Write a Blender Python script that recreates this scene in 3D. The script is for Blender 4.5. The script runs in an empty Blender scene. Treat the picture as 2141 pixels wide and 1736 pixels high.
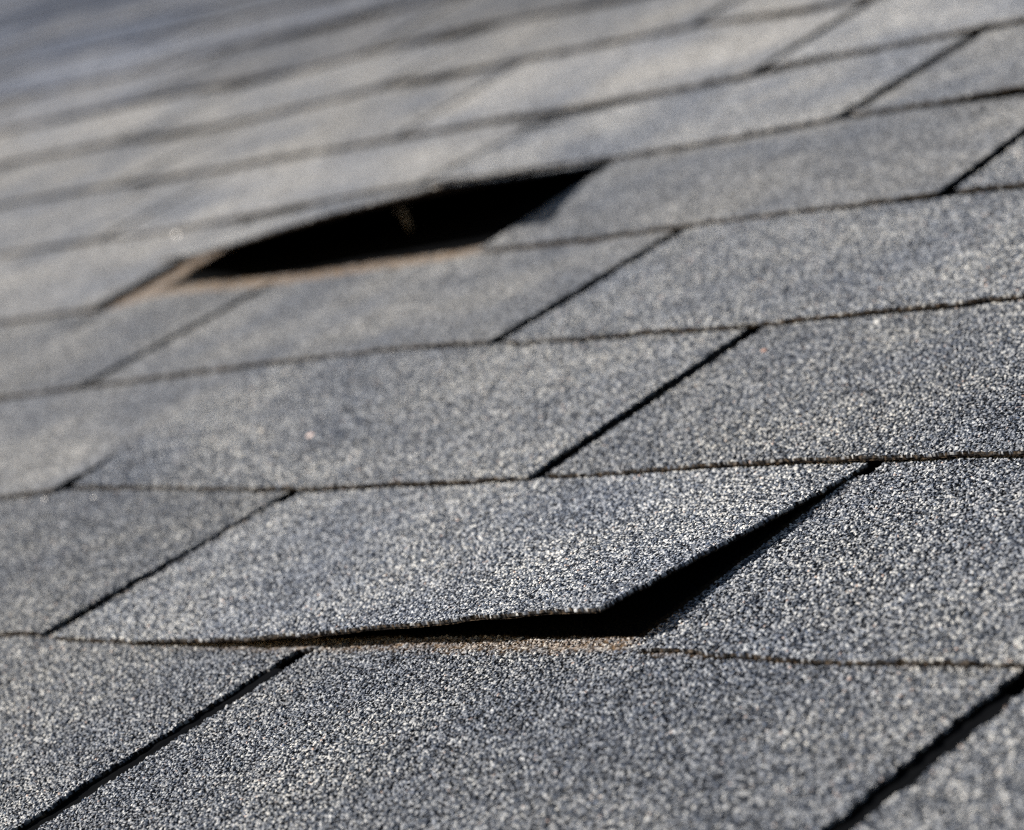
import bpy, math, numpy as np
from mathutils import Matrix, Vector

S = bpy.context.scene
C = S.collection
R = math.radians

# ------------------------------------------------------------------ camera
# roof frame: x runs along the eave, y runs up the slope, z stands off the roof;
# the roof is pitched by PITCH about the x axis
PITCH = R(28.4)
ROOF = Matrix.Rotation(PITCH, 4, 'X')
CAM_POS = Vector((0.92146, -0.40437, 0.31017))
CAM_R = Matrix(((0.67777892, 0.64681859, -0.34963046),
                (0.04226640, 0.44045447, 0.89677946),
                (-0.73404992, 0.62259583, -0.27119206)))      # right, up, forward (rows)
cam_d = bpy.data.cameras.new('camera')
cam = bpy.data.objects.new('camera', cam_d)
C.objects.link(cam)
r_, u_, f_ = CAM_R[0], CAM_R[1], CAM_R[2]
m = Matrix(((r_[0], u_[0], -f_[0], CAM_POS[0]),
            (r_[1], u_[1], -f_[1], CAM_POS[1]),
            (r_[2], u_[2], -f_[2], CAM_POS[2]),
            (0, 0, 0, 1)))
cam.matrix_world = ROOF @ m
cam_d.sensor_width = 36
cam_d.lens = 6097.0 / 2141 * 36
cam_d.clip_start = 0.02
cam_d.clip_end = 5000
cam_d.dof.use_dof = True
cam_d.dof.focus_distance = 0.915
cam_d.dof.aperture_fstop = 11
S.camera = cam

# ------------------------------------------------------------------ light
SUN = (ROOF.to_3x3() @ Vector((-33, -26, 34))).normalized()     # towards the sun
W_ = bpy.data.worlds.new('World')
S.world = W_
W_.use_nodes = True
nt = W_.node_tree
sky = nt.nodes.new('ShaderNodeTexSky')
sky.sky_type = 'NISHITA'
sky.sun_disc = False
sky.sun_elevation = math.asin(SUN.z)
sky.sun_rotation = math.atan2(SUN.x, SUN.y)
nt.links.new(sky.outputs[0], nt.nodes['Background'].inputs[0])
nt.nodes['Background'].inputs[1].default_value = 0.055
sd = bpy.data.lights.new('sun', 'SUN')
sd.energy = 5.0
sd.angle = R(0.5)
sd.color = (1.0, 0.93, 0.845)
so = bpy.data.objects.new('sun', sd)
C.objects.link(so)
so.rotation_euler = SUN.to_track_quat('Z', 'Y').to_euler()
S.view_settings.view_transform = 'Standard'
S.view_settings.look = 'None'
S.view_settings.exposure = 0.56
S.view_settings.gamma = 1.0
S.cycles.max_bounces = 6
S.cycles.use_denoising = False
S.cycles.use_adaptive_sampling = False
S.cycles.filter_width = 1.2

# ------------------------------------------------------------------ roof data
W, E = 0.305, 0.127          # tab width, exposed height
T = 0.0018                   # shingle thickness
SLOT = 0.0098

# height (mm) of each course's lower edge above the mean roof plane, against u = x / W
ZT = {
 1: [(-.11, 1.6), (-.01, 2.0), (.01, .5), (.19, -.1), (.5, -.5), (.8, -.3), (1.0, .6), (1.03, 1.5), (1.24, -1.1), (1.5, -.5)],
 2: [(-.9, -.8), (-.69, -.3), (-.53, 2.0), (-.47, 3.0), (-.21, -.1), (0, -1.8), (.24, -1.8), (.47, -1.2), (.52, -.7), (.78, 1.4), (1.2, 1.4)],
 3: [(-1.5, -3.0), (-1.27, -2.7), (-1.01, 0), (-.96, -.1), (-.71, 2.0), (-.51, 3.3), (-.23, 4.7), (.01, 3.8), (.03, 2.8), (.26, 1.8), (.52, 1.1), (.93, 3.2)],
 4: [(-2.1, -5), (-1.85, -4.8), (-1.53, -3.3), (-1.4, -.5), (-1.28, .1), (-.93, -1.4), (-.55, .6), (-.43, 2.7), (-.21, 1.7), (.06, 2.2), (.51, 2.0), (.56, 2.5), (.65, 1.7)],
 5: [(-2.6, -2), (-2.41, -1.7), (-2.04, -1.4), (-1.78, -2.5), (-1.51, -.1), (-1.21, 2.6), (-1.01, 2.5), (-.49, .8), (-.25, 2.0), (.01, 3.6), (.06, 3.6), (.38, 4.6)],
 6: [(-2.99, -1.7), (-2.53, -1.4), (-2.17, -3), (-1.75, -2.5), (-1.51, -2.8), (-1.16, -2), (-.92, -3), (-.51, -.9), (-.44, .3), (-.2, 1.1), (.1, 2.5)],
 7: [(-3.56, -2.2), (-3.01, -1.5), (-2.62, -4.6), (-2.24, -2.3), (-1.98, 1.4), (-1.55, .6), (-1.02, 1.2), (-.67, -1.8)],
 8: [(-4.14, -3.2), (-3.15, -2.3), (-2.75, -4.4), (-2.06, .8), (-1.63, -1.4)],
 9: [(-4.71, -1.8), (-3.95, -4.6), (-3.53, 0), (-2.95, 1.4)],
}
rng = np.random.default_rng(11)
for k in range(10, 20):
    us = np.arange(-9.5, 1, .55)
    ZT[k] = [(u, z) for u, z in zip(us, rng.uniform(-4.0, 1.8, len(us)))]


def Z(k, u):
    """height of the lower edge of course k (metres)"""
    if k not in ZT:
        return np.zeros_like(u)
    t = np.array(ZT[k])
    a = np.zeros_like(u)
    for d, w in ((-.03, .2), (-.012, .2), (0, .2), (.012, .2), (.03, .2)):
        a += w * np.interp(u + d, t[:, 0], t[:, 1])
    return a / 1000


LIFT_FRONT = [(.01, .0), (.19, .1), (.35, 1.6), (.5, 4.1), (.68, 8.6), (.88, 12.8), (.96, 14.2), (1.0, 14.6)]
LIFT_BACK = [(-1.5, 10.5), (-1.4, 14), (-1.17, 19.6), (-1.05, 23), (-.93, 27), (-.74, 31.6), (-.55, 34), (-.5, 34.5)]


def hsh(i, j, n):
    """hash of integer cells to [0,1)"""
    x = (i.astype(np.uint32) * np.uint32(374761393) + j.astype(np.uint32) * np.uint32(668265263)
         + np.uint32(n) * np.uint32(2246822519))
    x = (x ^ (x >> np.uint32(13))) * np.uint32(1274126177)
    x = (x ^ (x >> np.uint32(16))) * np.uint32(2654435761)
    x = x ^ (x >> np.uint32(15))
    return (x >> np.uint32(8)).astype(np.float32) / np.float32(16777216.0)


def granules(x, y, pitch, seed):
    """height (0..~1 mm) and id of the mineral granules bedded at x, y"""
    gx, gy = x / pitch, y / pitch
    ix, iy = np.floor(gx).astype(np.int64), np.floor(gy).astype(np.int64)
    best = np.full(x.shape, -1.0, np.float32)
    gid = np.zeros(x.shape, np.float32)
    for dx in (-1, 0, 1):
        for dy in (-1, 0, 1):
            cx, cy = ix + dx + 7000, iy + dy + 7000
            px = ix + dx + .5 + (hsh(cx, cy, seed) - .5) * .95
            py = iy + dy + .5 + (hsh(cx, cy, seed + 1) - .5) * .95
            r = .38 + .36 * hsh(cx, cy, seed + 2)
            h = .10 + .55 * hsh(cx, cy, seed + 3) ** 1.3
            tx = (hsh(cx, cy, seed + 4) - .5) * .85
            ty = (hsh(cx, cy, seed + 5) - .5) * .85
            an = hsh(cx, cy, seed + 6) * 3.14159
            ex, ey = gx - px, gy - py
            ca, sa = np.cos(an), np.sin(an)
            qx, qy = ca * ex + sa * ey, -sa * ex + ca * ey
            d = np.maximum(np.maximum(np.abs(qx) * 1.1, np.abs(qy) * .85), (np.abs(qx) + np.abs(qy)) * .74) / r
            g = h + tx * ex + ty * ey - np.maximum(0, d - .62) * 1.25 * (r + .25)
            mk = g > best
            best = np.where(mk, g, best)
            gid = np.where(mk, hsh(cx, cy, seed + 7), gid)
    pit = best < .04
    best = np.maximum(best, .0)
    return best * .00115 * (pitch / .00115), np.where(pit, -1.0, gid).astype(np.float32)


def smooth_noise(x, y, cell, seed):
    gx, gy = x / cell, y / cell
    ix, iy = np.floor(gx).astype(np.int64), np.floor(gy).astype(np.int64)
    fx, fy = gx - ix, gy - iy
    fx, fy = fx * fx * (3 - 2 * fx), fy * fy * (3 - 2 * fy)
    ix, iy = ix + 9000, iy + 9000
    a, b = hsh(ix, iy, seed), hsh(ix + 1, iy, seed)
    c, d = hsh(ix, iy + 1, seed), hsh(ix + 1, iy + 1, seed)
    return (a * (1 - fx) + b * fx) * (1 - fy) + (c * (1 - fx) + d * fx) * fy


GAP = {1: [(.36, .14, .9)], 2: [(.95, .3, .9)], 3: [(.85, .2, .6)], 4: [(-1.46, .08, 2.2)], 5: [(.36, .13, 2.6), (-1.4, .12, 2.6)], 6: [(-1.0, .2, 2.6), (-2.35, .1, 2)], 7: [(-1.8, .1, 2.5), (-.75, .1, 1.5), (-2.8, .2, 2)], 8: [(-2.15, .12, 4), (-3, .2, 3)], 9: [(-3.1, .25, 4)]}


def base_top(k, u, s):
    """top surface of course k, s = 0 at its lower edge, 1 where the next course covers it"""
    g = (.0003 if k < 3 else .0006 if k < 5 else .0017) + .0019 * np.clip(smooth_noise(u * W, 0 * u + k * .3, .08, 40) - .35, 0, 1)
    for gu, gw, gm in GAP.get(k + 1, ()):
        g = g + gm / 1000 * np.exp(-((u - gu) / gw) ** 2)
    z0, z1, z2 = Z(k, u), Z(k + 1, u) - T - g, Z(k + 2, u) - 2 * T - 2 * g
    return np.where(s < 1, z0 + (z1 - z0) * s, z1 + (z2 - z1) * (s - 1))


def mesh_np(name, co, quads, attrs, mat, smooth=False):
    me = bpy.data.meshes.new(name)
    nv, nf = len(co), len(quads)
    me.vertices.add(nv)
    me.vertices.foreach_set('co', co.astype(np.float32).ravel())
    me.loops.add(nf * 4)
    me.loops.foreach_set('vertex_index', quads.astype(np.int32).ravel())
    me.polygons.add(nf)
    me.polygons.foreach_set('loop_start', np.arange(0, nf * 4, 4, dtype=np.int32))
    try:
        me.polygons.foreach_set('loop_total', np.full(nf, 4, dtype=np.int32))
    except Exception:
        pass
    me.polygons.foreach_set('use_smooth', np.full(nf, smooth, dtype=bool))
    me.update(calc_edges=True)
    for an, av in attrs.items():
        at = me.attributes.new(an, 'FLOAT', 'POINT')
        at.data.foreach_set('value', av.astype(np.float32).ravel())
    me.materials.append(mat)
    return me


def gridquads(nu, nv, off, flip=False):
    i = np.arange(nu - 1)
    j = np.arange(nv - 1)
    I, J = np.meshgrid(i, j)
    a = (J * nu + I).ravel() + off
    q = np.stack([a, a + 1, a + nu + 1, a + nu], 1)
    return q[:, ::-1] if flip else q


# ------------------------------------------------------------------ materials
def new_mat(name):
    mt = bpy.data.materials.new(name)
    mt.use_nodes = True
    n = mt.node_tree
    return mt, n, n.nodes['Principled BSDF'], n.links


def shingle_material():
    mt, n, b, L = new_mat('granulated_asphalt')
    N = n.nodes.new

    def attr(nm):
        a = N('ShaderNodeAttribute')
        a.attribute_name = nm
        return a.outputs['Fac']

    def mix(fac, a, bb):
        x = N('ShaderNodeMix')
        x.data_type = 'RGBA'
        for s, v in ((x.inputs[0], fac), (x.inputs[6], a), (x.inputs[7], bb)):
            if isinstance(v, (tuple, float)):
                s.default_value = v
            else:
                L.new(v, s)
        return x.outputs[2]

    g = attr('grain')
    rp = N('ShaderNodeValToRGB')
    rp.color_ramp.interpolation = 'CONSTANT'
    el = rp.color_ramp.elements
    cols = [(0, (.018, .024, .036)), (.12, (.052, .065, .090)), (.25, (.120, .142, .182)), (.39, (.22, .238, .268)),
            (.54, (.33, .342, .36)), (.69, (.48, .482, .48)), (.86, (.66, .655, .63)), (.965, (.42, .30, .25)),
            (.98, (.10, .14, .22))]
    while len(el) < len(cols):
        el.new(.5)
    for e, (p, c) in zip(el, cols):
        e.position = p
        e.color = (*c, 1)
    L.new(g, rp.inputs[0])
    # broad tonal drift of the granule blend
    geo = N('ShaderNodeNewGeometry')
    nz = N('ShaderNodeTexNoise')
    nz.inputs['Scale'].default_value = 14
    nz.inputs['Detail'].default_value = 4
    L.new(geo.outputs['Position'], nz.inputs['Vector'])
    r2 = N('ShaderNodeValToRGB')
    r2.color_ramp.elements[0].position = .36
    r2.color_ramp.elements[0].color = (.66, .705, .79, 1)
    r2.color_ramp.elements[1].position = .62
    r2.color_ramp.elements[1].color = (1.07, 1.07, 1.06, 1)
    L.new(nz.outputs[0], r2.inputs[0])
    mul = N('ShaderNodeMix')
    mul.data_type = 'RGBA'
    mul.blend_type = 'MULTIPLY'
    mul.inputs[0].default_value = 1
    tone = N('ShaderNodeVectorMath')
    tone.operation = 'SCALE'
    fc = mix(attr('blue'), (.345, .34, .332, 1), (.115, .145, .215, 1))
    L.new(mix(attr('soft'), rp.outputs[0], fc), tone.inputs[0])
    L.new(attr('tone'), tone.inputs['Scale'])
    L.new(tone.outputs[0], mul.inputs[6])
    L.new(r2.outputs[0], mul.inputs[7])
    # bitumen showing between granules, also the painted shade under lifted tabs
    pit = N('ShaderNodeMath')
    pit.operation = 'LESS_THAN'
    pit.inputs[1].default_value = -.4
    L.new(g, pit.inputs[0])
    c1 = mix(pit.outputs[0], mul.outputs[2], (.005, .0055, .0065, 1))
    # tan dust where a shingle above used to lie
    dn = N('ShaderNodeTexNoise')
    dn.inputs['Scale'].default_value = 320
    L.new(geo.outputs['Position'], dn.inputs['Vector'])
    dr = N('ShaderNodeMapRange')
    dr.inputs[1].default_value = .3
    dr.inputs[2].default_value = .62
    dr.inputs[3].default_value = .15
    L.new(dn.outputs[0], dr.inputs[0])
    dm = N('ShaderNodeMath')
    dm.operation = 'MULTIPLY'
    L.new(attr('dust'), dm.inputs[0])
    L.new(dr.outputs[0], dm.inputs[1])
    c2 = mix(dm.outputs[0], c1, (.25, .17, .10, 1))
    # cut edge: brown felt and bitumen
    en = N('ShaderNodeTexNoise')
    en.inputs['Scale'].default_value = 650
    en.inputs['Detail'].default_value = 3
    L.new(geo.outputs['Position'], en.inputs['Vector'])
    er = N('ShaderNodeValToRGB')
    er.color_ramp.elements[0].position = .5
    er.color_ramp.elements[0].color = (.010, .009, .009, 1)
    er.color_ramp.elements[1].position = .72
    er.color_ramp.elements[1].color = (.115, .085, .058, 1)
    L.new(en.outputs[0], er.inputs[0])
    c3 = mix(attr('cut'), c2, er.outputs[0])
    L.new(c3, b.inputs['Base Color'])
    b.inputs['Roughness'].default_value = .62
    sp = N('ShaderNodeMapRange')
    sp.inputs[3].default_value = .45
    sp.inputs[4].default_value = .02
    L.new(pit.outputs[0], sp.inputs[0])
    L.new(sp.outputs[0], b.inputs['Specular IOR Level'])
    return mt


M_SH = shingle_material()

# ------------------------------------------------------------------ shingles
# slot positions: (course, slot) -> u at the lower edge, u at the top, width (m) low and top
SL = {
 (0, .5): (.468, .482, 1.15, 1), (0, 1.5): (1.465, 1.485, 1.0, 1.0), (1, 0): (-.003, .002, 1, 1), (1, 1): (.999, 1.002, .95, .85),
 (2, -.5): (-.517, -.545, 1.7, .05), (2, .5): (.479, .496, 1, 1), (3, -1): (-1.002, -1.0, 1, 1), (3, 0): (.012, .014, 1, 1),
 (4, -1.5): (-1.503, -1.52, 1, 1), (4, -.5): (-.455, -.506, 1.3, 1), (4, .5): (.517, .495, 1, 1),
 (5, -1): (-1.003, -1.06, .8, .45), (5, 0): (.018, -.001, 1.3, 1.3), (6, -1.5): (-1.502, -1.54, .8, .55), (6, -.5): (-.501, -.55, 1.2, 1.2),
 (5, -2): (-2.017, -2.07, 1, .5), (7, -2): (-1.971, -2.01, 1, .8), (7, -1): (-1.005, -1.045, 1, 1),
}


def slot(k, s):
    if (k, s) in SL:
        return SL[(k, s)]
    q = np.random.default_rng(int(1000 + k * 97 + s * 10))
    a = s + q.uniform(-.015, .015)
    return (a, a + q.uniform(-.03, .02), 1, q.uniform(.6, 1))


POS = np.array(CAM_POS)
CR = np.array([list(CAM_R[0]), list(CAM_R[1]), list(CAM_R[2])])


def in_frame(k, u0, u1, marg):
    uu, vv = np.meshgrid(np.linspace(u0, u1, 25), np.linspace(k, k + 1, 25))
    P = np.stack([uu.ravel() * W, vv.ravel() * E, 0 * uu.ravel()], 1) - POS
    c = P @ CR.T
    x, y = 6097 * c[:, 0] / c[:, 2] / 1070.5, 6097 * c[:, 1] / c[:, 2] / 868
    ok = (np.abs(x) < 1 + marg) & (np.abs(y) < 1 + marg)
    return ok.sum(), c[:, 2].min()


TONE = {(1, 0.0): 1.22, (0, .5): .92, (0, -.5): .95, (1, 1.0): 1.0, (6, -.5): 1.3, (6, -1.5): 1.2, (5, -1.0): 1.2, (5, 0.0): 1.02, (4, -.5): .92, (7, -1.0): 1.15, (5, -2.0): 1.15, (4, -2.5): 1.05, (2, -1.5): .95, (3, -2.0): .85}  # per-tab tone; lifted front tab painted brighter for its tilt to the light
def make_tab(k, s0, step, lift=None, floor=False, clip=None):
    """one shingle tab of course k between slots s0 and s0+1"""
    gs = s0 if k % 2 else s0
    lb, lt, lw, lw2 = slot(k, s0)
    rb, rt, rw, rw2 = slot(k, s0 + 1)
    nu = max(8, int(W / step))
    ext = E * (.95 if floor else .06)
    vs = np.arange(0, 1 + (ext if floor else .006) / E, step / E)
    hid = np.linspace(vs[-1], 1.92, 12)[1:]
    v = np.concatenate([vs, hid])
    nv = len(v)
    t = np.linspace(0, 1, nu)
    V, Tt = np.meshgrid(v, t, indexing='ij')
    head = np.clip((V - 1.02) / .02, 0, 1)
    sv = np.clip(V, 0, 1)
    tl = np.clip(sv * 3.2, 0, 1) if (k, s0) == (2, -.5) else sv
    tr = np.clip(sv * 3.2, 0, 1) if (k, s0 + 1) == (2, -.5) else sv
    wl = (lw + (lw2 - lw) * tl) * SLOT / 2 / W * (1 - head) + head * .0004
    wr = (rw + (rw2 - rw) * tr) * SLOT / 2 / W * (1 - head) + head * .0004
    L0 = (lb + (lt - lb) * sv) * (1 - head) + s0 * head + wl
    R0 = (rb + (rt - rb) * sv) * (1 - head) + (s0 + 1) * head - wr
    # ragged knife cut
    L0 += (smooth_noise(V * E + .3, V * 0 + s0, .004, 5 + k) - .5) * .0018 / W + (smooth_noise(V * E, V * 0 + s0, .0013, 8 + k) - .5) * .0015 / W
    R0 += (smooth_noise(V * E, V * 0 + s0 + .4, .004, 6 + k) - .5) * .0018 / W + (smooth_noise(V * E, V * 0 + s0, .0013, 9 + k) - .5) * .0015 / W
    U = L0 + (R0 - L0) * Tt
    low = (smooth_noise(U * W, U * 0 + k, .011, 15) - .5) * .0020 + (smooth_noise(U * W, U * 0 + k, .0014, 16) - .5) * .0007
    Vm = V + low / E * np.clip(1 - V / .1, 0, 1)
    wav = 0
    if k >= 7:
        wav = (smooth_noise(U * W, (k + Vm) * E, .11, 60 + k) - .5) * .004 * np.clip(V * 4, 0, 1)
    if clip is not None:      # broken lower corner: the lower edge climbs towards the slot
        cu, cv = clip
        a = np.clip((cu - U) / (cu - s0), 0, 1)
        Vm = Vm + (1 - np.clip(Vm / .8, 0, 1)) * a ** 1.15 * cv
    zb = base_top(k, U, Vm) + wav * np.clip(1 - V, 0, 1)
    if lift is not None:
        tb, pw = lift
        tb = np.array(tb)
        l = np.interp(U, tb[:, 0], tb[:, 1]) / 1000
        l = (l + np.interp(U + .04, tb[:, 0], tb[:, 1]) / 1000 + np.interp(U - .04, tb[:, 0], tb[:, 1]) / 1000) / 3
        zb = zb + l * np.clip(1 - Vm, 0, 1) ** pw
        back = l * l / (2 * E) * np.clip(1 - Vm, 0, 1)
    else:
        back = 0
    X, Y = U * W, (k + Vm) * E
    zb = zb + (smooth_noise(X, Y, .035, 21 + k) - .5) * .0009 * np.clip(1 - V, 0, 1)
    seed = (k * 13 + int(s0 * 2) * 7) % 200 + 20
    gh, gid = granules(X.astype(np.float64), Y.astype(np.float64), .00100 if step < .0009 else .0013 if step < .0015 else .0026, seed)
    soft = 0.0 if step < .0005 else .3 if step < .0008 else .65 if step < .0015 else .9
    gh = gh * (1 - .6 * soft)
    Xo, Yo = X, Y + back
    top = np.stack([Xo, Yo, zb + gh - .0003], -1).reshape(-1, 3)
    if (k, s0) == (3, 0.0):      # short crack in the surface
        ax, ay, bx, by = .349 * W, 3.42 * E, .409 * W, 3.585 * E
        tt = np.clip(((X - ax) * (bx - ax) + (Y - ay) * (by - ay)) / ((bx - ax) ** 2 + (by - ay) ** 2), 0, 1)
        dd = np.hypot(X - ax - tt * (bx - ax), Y - ay - tt * (by - ay) + .0012 * np.sin(tt * 9))
        crk = np.clip(1 - dd / (.0016 - .0008 * tt), 0, 1)
        top.reshape(nv, nu, 3)[..., 2] -= crk * .0012
        gid = np.where(crk > .35, -1, gid)
    dustn = smooth_noise(X, Y, .006, 77) * .02 + smooth_noise(X, Y, .0022, 78) * .02
    dust = np.clip((Vm - (.975 + dustn)) / .045, 0, 1) * .9
    # shade of the hollows painted in: near-black floor under the course above
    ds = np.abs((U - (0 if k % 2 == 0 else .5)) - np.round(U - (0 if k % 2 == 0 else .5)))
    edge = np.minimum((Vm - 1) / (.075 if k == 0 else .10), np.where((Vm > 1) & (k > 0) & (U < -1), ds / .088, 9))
    under_shade = np.clip((edge - (.85 + dustn * 8)) / .3, 0, 1)
    if not floor:
        dust *= 0
        under_shade = np.clip((Vm - 1.01) / .02, 0, 1)
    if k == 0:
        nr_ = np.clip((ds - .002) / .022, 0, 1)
        under_shade, dust = under_shade * nr_, dust * nr_
    dust = dust * (1 - under_shade) * (.6 if k == 0 else .9)
    gid = np.where((under_shade > .5) & (hsh(np.arange(gid.size).reshape(gid.shape), gid.astype(np.int64), 3) < 2), -1.0, gid).astype(np.float32)
    gh = gh * (1 - .6 * under_shade)
    # rim and skirt
    rim = np.concatenate([np.arange(nu), np.arange(1, nv) * nu + nu - 1, (nv - 1) * nu + np.arange(nu - 2, -1, -1),
                          np.arange(nv - 2, 0, -1) * nu])
    out = np.zeros((len(rim), 2))
    out[:nu, 1] = -1
    out[nu:nu + nv - 1, 0] = 1
    out[nu + nv - 1:nu + nv - 1 + nu - 1, 1] = 1
    out[nu + nv - 1 + nu - 1:, 0] = -1
    base = zb.ravel()[rim]
    rows = []
    for q, dz in enumerate((-.0001, -.0010, -.0017, -T)):
        nn = (smooth_noise(top[rim, 0] * 1.0, top[rim, 1] + q * .01, .0010, 90 + q) - .5) * .0007
        p = top[rim].copy()
        p[:, 2] = base + dz
        p[:, :2] += out * (nn[:, None] + (.0001 if q == 1 else -.0001 * q))
        rows.append(p)
    nr = len(rim)
    co = [top] + rows
    off = len(top)
    quads = [gridquads(nu, nv, 0)]
    i = np.arange(nr)
    i2 = (i + 1) % nr
    prev = rim
    for q in range(4):
        cur = off + q * nr + i
        pr, pr2 = prev, prev[i2]
        quads.append(np.stack([pr, cur, cur[i2], pr2], 1))
        prev = cur
    off2 = off + 4 * nr
    # underside on a coarse grid
    iu = np.unique(np.linspace(0, nu - 1, min(nu, 40)).astype(int))
    iv = np.unique(np.concatenate([np.linspace(0, nv - 1, min(nv, 40)).astype(int)]))
    ub = np.stack([Xo[np.ix_(iv, iu)], Yo[np.ix_(iv, iu)], zb[np.ix_(iv, iu)] - T], -1).reshape(-1, 3)
    co.append(ub)
    quads.append(gridquads(len(iu), len(iv), off2, True))
    co = np.concatenate(co)
    # origin at the tab's lower left corner
    org = np.array([(s0) * W, k * E, float(Z(k, np.array([s0 + .5]))[0]) - T])
    n2 = len(co) - len(top)
    grain = np.concatenate([gid.ravel(), np.tile(gid.ravel()[rim], 2), np.full(n2 - 2 * nr, -1.0)])
    dusta = np.concatenate([dust.ravel(), np.zeros(n2)])
    side = np.ones(nr)
    side[1:nu - 1] = hsh((top[rim[1:nu - 1], 0] / .0011 + 900).astype(np.int64), np.full(nu - 2, k + 50), 7) < .38        # the lower cut shows felt and bitumen, the slot walls hold granules
    cut = np.concatenate([np.zeros(len(top)), 1 - side, 1 - .45 * side, np.ones(n2 - 2 * nr)])
    rt = np.random.default_rng(int(500 + k * 31 + s0 * 2))
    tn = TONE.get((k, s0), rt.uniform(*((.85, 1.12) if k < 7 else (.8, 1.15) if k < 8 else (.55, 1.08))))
    sky_tint = 0.0 if k < 8 else min(1.0, (k - 6.8) / 3.0) * rt.uniform(.45, 1)  # sky reflection painted in: far courses tinted dark blue
    cl = .82 + .20 * smooth_noise(X, Y, .0045, 301) + .16 * smooth_noise(X, Y, .016, 302)
    tn = tn * np.concatenate([cl.ravel(), np.ones(n2)])
    me = mesh_np('shingle', co - org, np.concatenate(quads), {'grain': grain, 'dust': dusta, 'cut': cut, 'soft': np.full(len(co), soft), 'blue': np.full(len(co), sky_tint), 'tone': tn}, M_SH)
    o = bpy.data.objects.new('shingle', me)
    C.objects.link(o)
    o.matrix_world = ROOF @ Matrix.Translation(org)
    return o


ORD = ['', 'first', 'second', 'third', 'fourth', 'fifth', 'sixth', 'seventh', 'eighth', 'ninth', 'tenth', 'eleventh', 'twelfth',
       'thirteenth', 'fourteenth', 'fifteenth', 'sixteenth']
SPECIAL = {
 (1, 0.0): 'grey shingle lifted at its right corner above a black gap and tan dusty strip',
 (1, 1.0): 'grey shingle in the foreground right of the shingle with the lifted corner',
 (1, -1.0): 'grey shingle in the foreground left of the shingle with the lifted corner',
 (4, -1.5): 'blurred grey shingle blown wide open over a long black hollow, farther up the roof',
 (4, -.5): 'grey shingle just right of the black hollow, a bluish shadow patch on its left edge',
 (4, -2.5): 'blurred grey shingle just left of the black hollow at the left edge',
 (0, .5): 'speckled dark grey shingle at the bottom centre under the lifted corner, between two black slots',
 (0, -.5): 'speckled grey shingle in the bottom left corner, left of a long black slot',
 (0, 1.5): 'out of focus grey shingle in the bottom right corner, past a wide dark slot',
 (3, -1.0): 'grey shingle whose upper edge shows a tan strip under the blurred black hollow',
}
for k in range(-1, 17):
    tabs = []
    for q in range(-12, 5):
        s0 = q + (.5 if k % 2 == 0 else 0.0)
        n_in, dist = in_frame(k, s0, s0 + 1, 0.0)
        n_m, _ = in_frame(k, s0, s0 + 1, 0.35)
        if n_m == 0:
            continue
        tabs.append((s0, n_in, dist))
    vis = [s for s, n, _ in tabs if n > 0][::-1]
    for s0, n_in, dist in tabs:
        if n_in == 0:
            step = .0026
        else:
            step = .00033 if dist < 1.12 else .0006 if dist < 1.5 else .0010 if dist < 2.2 else .0022
        lift = (LIFT_FRONT, 1.12) if (k, s0) == (1, 0.0) else (LIFT_BACK, 1.05) if (k, s0) == (4, -1.5) else None
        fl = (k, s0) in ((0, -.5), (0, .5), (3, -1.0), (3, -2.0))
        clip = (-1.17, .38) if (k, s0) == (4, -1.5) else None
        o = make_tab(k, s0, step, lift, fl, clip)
        if (k, s0) in SPECIAL:
            lab = SPECIAL[(k, s0)]
        elif n_in == 0:
            lab = 'grey shingle just outside the edges of the photo'
        elif k >= 9:
            lab = 'far blurred blue-grey shingle in the soft streaks at the top left'
        else:
            lab = 'grey shingle, %s from right in the %s course up from the bottom' % (ORD[vis.index(s0) + 1], ORD[k + 1])
        o['label'] = lab
        o['category'] = 'roof shingle'
        o['group'] = 'asphalt shingles laid in overlapping courses'

# ------------------------------------------------------------------ deck under the shingles
def simple_mat(name, c, rough=.8):
    mt, n, b, L = new_mat(name)
    nz = n.nodes.new('ShaderNodeTexNoise')
    nz.inputs['Scale'].default_value = 60
    rp = n.nodes.new('ShaderNodeValToRGB')
    rp.color_ramp.elements[0].color = (*[x * .6 for x in c], 1)
    rp.color_ramp.elements[1].color = (*[min(1, x * 1.3) for x in c], 1)
    L.new(nz.outputs[0], rp.inputs[0])
    L.new(rp.outputs[0], b.inputs['Base Color'])
    b.inputs['Roughness'].default_value = rough
    return mt


def box(name, lo, hi, mat):
    co = np.array([[x, y, z] for z in (lo[2], hi[2]) for y in (lo[1], hi[1]) for x in (lo[0], hi[0])], float)
    q = np.array([[0, 2, 3, 1], [4, 5, 7, 6], [0, 1, 5, 4], [2, 6, 7, 3], [0, 4, 6, 2], [1, 3, 7, 5]])
    me = mesh_np(name, co, q, {}, mat)
    o = bpy.data.objects.new(name, me)
    C.objects.link(o)
    o.matrix_world = ROOF
    return o


deck = box('roof_deck', (-3.9, -.25, -.04), (1.6, 2.75, -.0125), simple_mat('felt', (.03, .03, .032)))
deck['kind'] = 'structure'


def lathe(prof, n=24):
    """vertices and quads of a turned profile [(r, z)]"""
    a = np.linspace(0, 2 * np.pi, n, endpoint=False)
    co = np.array([[r * math.cos(t), r * math.sin(t), z] for r, z in prof for t in a])
    q = []
    for i in range(len(prof) - 1):
        for j in range(n):
            q.append([i * n + j, i * n + (j + 1) % n, (i + 1) * n + (j + 1) % n, (i + 1) * n + j])
    return co, np.array(q)


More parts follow.
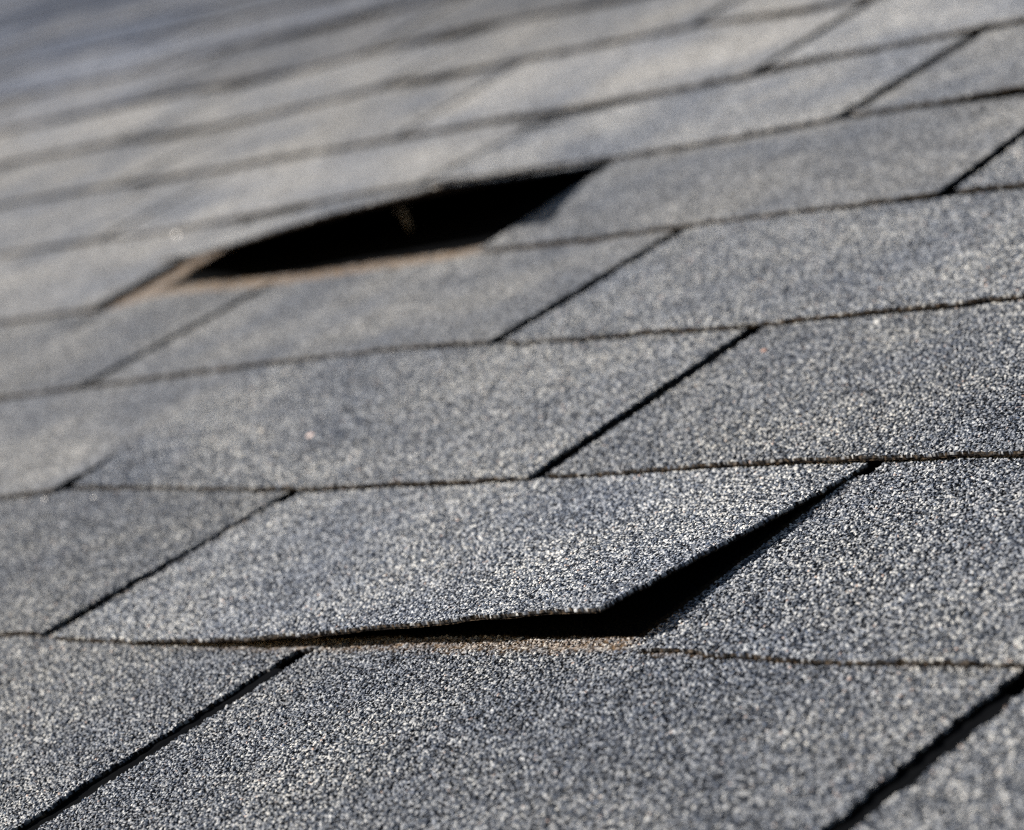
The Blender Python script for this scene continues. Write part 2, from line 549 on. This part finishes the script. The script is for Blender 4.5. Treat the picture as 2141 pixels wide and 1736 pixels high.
# popped nail standing in the hollow
nail = bpy.data.objects.new('roofing_nail', None)
nail.empty_display_size = .01
C.objects.link(nail)
nz0 = float(base_top(3, np.array([-.815]), np.array([1.48]))[0])
nail.matrix_world = ROOF @ Matrix.Translation((-.815 * W, 4.48 * E, nz0))
nail['label'] = 'pale popped nail standing in the black hollow under the open shingle'
nail['category'] = 'nail'
mt, n, b, L = new_mat('galvanised_steel')
b.inputs['Base Color'].default_value = (.62, .52, .40, 1)
b.inputs['Metallic'].default_value = .3
b.inputs['Roughness'].default_value = .45
for nm, prof in (('shank', [(.0001, -.003), (.0015, -.003), (.0015, .0125), (.0001, .0125)]),
                 ('head', [(.0001, .0125), (.0045, .0126), (.0048, .0131), (.0043, .0136), (.0001, .0137)])):
    co, q = lathe(prof)
    o = bpy.data.objects.new(nm, mesh_np(nm, co, q, {}, mt, True))
    C.objects.link(o)
    o.parent = nail

# bright mineral chips lying on the granules
def rock(name, u, v, r, col, rough, label, face=None, dz=.0006):
    k = int(math.floor(v))
    mt, n, b, L = new_mat(name + '_mineral')
    b.inputs['Base Color'].default_value = (*col, 1)
    b.inputs['Roughness'].default_value = rough
    q = np.random.default_rng(int(u * 1000) + 9000)
    p = np.array([u * W, v * E, float(base_top(k, np.array([u]), np.array([v - k]))[0]) + dz])
    if face is None:
        nrm = np.array([.1, -.2, 1.])
    else:
        a = (POS - p) / np.linalg.norm(POS - p)
        sn = np.array([-33, -26, 34]) / 54.05
        nrm = a + sn
    nrm = Vector(nrm).normalized()
    prof = [(.001 * r, -.9 * r), (.8 * r, -.8 * r), (1.25 * r, -.35 * r), (1.2 * r, -.1 * r), (r, 0), (.0001 * r, 0)]
    co, qd = lathe(prof, 7)
    co[:7 * 4, :2] *= q.uniform(.85, 1.15, (28, 1))
    co[:, 0] *= 1.3
    me = mesh_np(name, co, qd, {}, mt)
    o = bpy.data.objects.new(name, me)
    C.objects.link(o)
    o.matrix_world = ROOF @ Matrix.Translation(p) @ nrm.to_track_quat('Z', 'Y').to_matrix().to_4x4()
    o['label'] = label
    o['category'] = 'mineral chip'
    o['group'] = 'bright mineral chips on the shingles'


rock('mineral_chip', -1.732, 4.93, .0006, (.75, .68, .62), .33, 'out of focus glinting chip on the edge line above and left of the black hollow', 1)
rock('mineral_chip', -.543, 1.95, .00028, (.8, .72, .62), .34, 'glinting chip at the left edge just under a slot, the left one of two', 1)
rock('mineral_chip', -.41, 1.935, .00024, (.8, .76, .66), .34, 'glinting chip at the left edge just under a slot, the right one of two', 1)
rock('mineral_chip', -.112, 2.353, .0011, (.85, .70, .66), .5, 'pale pink chip lying on the shingle left of centre')
rock('mineral_chip', -.24, 2.393, .0008, (.70, .66, .60), .6, 'faint pale chip just left of the pale pink chip')
rock('mineral_chip', .717, 2.943, .0006, (.9, .9, .88), .4, 'small white chip near the right edge under a course line')
rock('mineral_chip', .579, 2.80, .0007, (.55, .33, .26), .7, 'tiny rusty red chip just right of the top of the middle slot')
